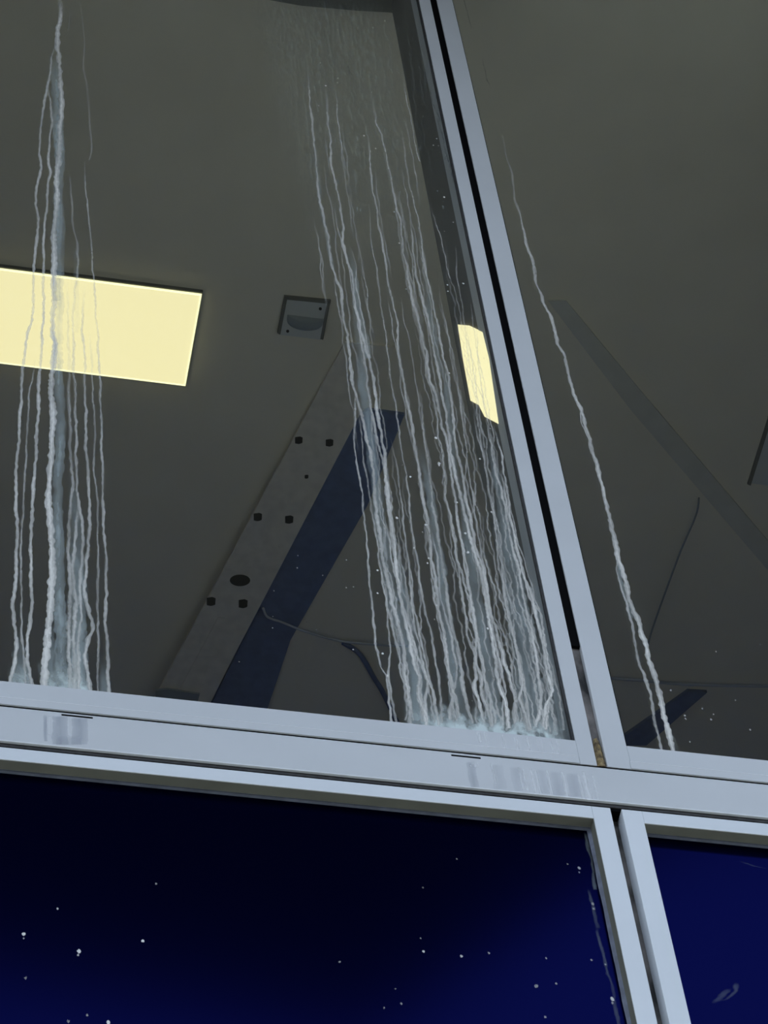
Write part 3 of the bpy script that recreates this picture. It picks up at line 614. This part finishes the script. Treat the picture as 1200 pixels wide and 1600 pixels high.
for i, (x, ya, yb, w_, c_) in enumerate([(757, 1144, 1168, 1.5, .5), (785, 1148, 1170, 1.5, .45), (823, 1150, 1174, 2.2, .6), (842, 1153, 1176, 5, .3), (860, 1156, 1177, 1.5, .45), (869, 1156, 1178, 1.5, .4), (747, 1143, 1160, 3, .4), (805, 1150, 1172, 3, .3)]):
    ribbon('drip', [(x, ya), (x + (yb - ya) * .2, yb)], w_, w_ * .8, c_, c_, 1250 + i, DS, M['drip'], amp=.2, jag=.1, fadein=3, Y=-.0004, thick=.0002)
DL = empty('wash_marks', P(100, 1135, TY)); tag(DL, 'faint grey washed patches on the transom under the left streaks', 'drip stain')
for i, (x, ya, yb, w_, c_) in enumerate([(71, 1117, 1158, 2.5, .5), (94, 1118, 1163, 11, .45), (125, 1121, 1163, 11, .45), (108, 1150, 1164, 18, .3)]):
    ribbon('wash_mark', [(x, ya), (x, yb)], w_, w_, c_, c_, 1270 + i, DL, M['wash'], amp=.3, jag=.08, fadein=3, Y=YT, thick=.00005)
for i, (x, ya, yb, w_) in enumerate([(79, 1118, 1148, 4), (109, 1122, 1150, 3.5)]):
    ribbon('drip', [(x, ya), (x, yb)], w_, w_, .25, .3, 1280 + i, DL, M['drip'], amp=.3, jag=.1, fadein=3, Y=YT - .0002, thick=.0001)

# ------------------------------------------------------------------ dried specks
def specks(name, pts, Y, parent=None, m=None):
    bm = bmesh.new(); la = bm.verts.layers.float.new('crust')
    for x, y, r, c in pts:
        ce = P(x, y, Y); ctr = bm.verts.new(ce + Vector((0, -.0006, 0))); ctr[la] = c; ring = []
        for k in range(8):
            a = k * math.pi / 4; rr = r * rnd.uniform(.7, 1.2); v = bm.verts.new(ce + Vector((math.cos(a) * rr / 650, 0, math.sin(a) * rr / 650 * 1.5))); v[la] = c * .7; ring.append(v)
        for k in range(8): bm.faces.new((ctr, ring[k], ring[(k + 1) % 8]))
    return new_obj(name, bm, m or M['lime'], parent)
hand = [(620, 809, 3, 1), (681, 684, 3, 1), (686, 724, 3.5, .8), (700, 455, 2, .6), (702, 583, 2, 1), (641, 745, 2.2, 1), (714, 785, 2, 1), (727, 833, 2.5, 1), (731, 863, 3, .9), (731, 894, 2.2, .8), (768, 800, 2, .8), (555, 639, 2, .9), (595, 858, 2, 1), (590, 891, 2, 1), (590, 927, 2, 1), (552, 1015, 1.5, .6), (598, 1021, 2.2, 1), (606, 1056, 3, 1), (670, 872, 2, .9), (682, 946, 2.2, 1), (762, 982, 2.5, 1), (647, 856, 2, .7), (665, 820, 2, 1), (667, 820, 2, 1), (750, 717, 2, .8), (694, 308, 2.2, .9), (724, 443, 2.4, .7), (699, 445, 2, .6), (569, 212, 2, .7), (587, 232, 1.8, .6), (509, 134, 2, .8), (498, 165, 1.6, .6), (677, 227, 1.8, .5), (686, 727, 2, .9), (624, 380, 1.8, .7), (616, 331, 1.8, .6), (552, 917, 1.3, .5), (541, 918, 1.3, .5), (742, 855, 1.6, .6), (668, 880, 1.8, 1)]
for i in range(60):
    t_ = rnd.random(); y = rnd.uniform(30, 1110); x = rnd.uniform(500, 680) + (y - 100) * .19
    if x < 100 + .21 * y + 600 - 30: hand.append((x, y, rnd.uniform(.8, 1.5), rnd.uniform(.2, .55)))
for i in range(24): hand.append((rnd.uniform(350, 600), rnd.uniform(850, 1100), rnd.uniform(.7, 1.3), rnd.uniform(.15, .4)))
o = specks('dried_specks', hand, SY); tag(o, 'tiny white dried water specks scattered over the upper left pane', 'speck', kind='stuff')
o = specks('dried_specks', [(1111, 1124, 2, .5), (1115, 1116, 1.5, .3), (1070, 1118, 2, .4), (1071, 1123, 2, .4), (1048, 1079, 2.2, .35), (1172, 1140, 1.8, .4), (1078, 1159, 1.5, .4), (1149, 1094, 1.5, .25), (1119, 1018, 1.6, .3), (1188, 1007, 1.6, .25), (1097, 1107, 2, .2), (1190, 1170, 1.3, .2), (910, 799, 1, .3)], SY)
tag(o, 'few tiny pale specks near the bottom of the upper right pane', 'speck', kind='stuff')
b3 = [(90, 1420, 1.8, .6), (37, 1459, 2.6, 1), (123, 1486, 3, 1), (223, 1470, 2.4, 1), (37, 1466, 1.5, .4), (122, 1492, 2, .6), (244, 1381, 1.8, .4), (40, 1528, 2, .3), (136, 1586, 2, .35), (169, 1597, 3, 1), (107, 1596, 2.4, .3), (531, 1503, 1.8, .4), (662, 1487, 2.2, .8), (657, 1466, 1.5, .3), (721, 1494, 2.2, .6), (764, 1489, 2, .4), (714, 1342, 1.4, .3), (600, 1575, 1.8, .35), (627, 1568, 1.8, .35), (618, 1545, 1.5, .25), (905, 1356, 2.4, .6), (905, 1363, 1.5, .4), (926, 1412, 2.5, .35), (928, 1420, 2.5, .3), (838, 1541, 3, .35), (869, 1537, 2, .35), (853, 1497, 2, .3), (924, 1500, 2, .35), (957, 1561, 3.4, .9), (957, 1567, 2, .5), (852, 1589, 2, .4), (946, 1507, 1.6, .4), (887, 1350, 1.6, .25), (661, 1387, 1.6, .2)]
o = specks('dried_specks', b3, BY - .0004); tag(o, 'tiny white specks scattered on the lower left blue pane', 'speck', kind='stuff')
SMR = empty('soap_smear', P(1140, 1550, BY)); tag(SMR, 'pale wiped smear on the lower right blue pane', 'smear')
for i, (pa, w_) in enumerate([([(1150, 1535), (1149, 1548), (1138, 1560), (1120, 1566)], 3.5), ([(1140, 1545), (1128, 1556), (1115, 1568)], 6), ([(1155, 1345), (1175, 1352), (1200, 1358)], 2.5)]):
    bmn = ribbon('smear', pa if pa[0][1] < pa[-1][1] else pa[::-1], w_, w_ * .6, .14, .1, 1300 + i, SMR, M['film'], amp=.6, fadein=6, fadeout=5, step=1.2, Y=BY - .0004, thick=.00005)
RS = empty('edge_scum', P(930, 1450, BY)); tag(RS, 'thin bluish scum runs along the right edge of the lower left blue pane', 'smear')
for i, (pa, c_) in enumerate([([(914, 1300), (924, 1345), (930, 1390)], .28), ([(920, 1390), (928, 1420), (933, 1450)], .18), ([(932, 1450), (945, 1500), (960, 1560), (968, 1610)], .2)]):
    ribbon('scum_run', pa, 2.0, 2.6, c_, c_, 1320 + i, RS, M['film'], amp=.8, fadein=10, Y=BY - .0004, thick=.00005)
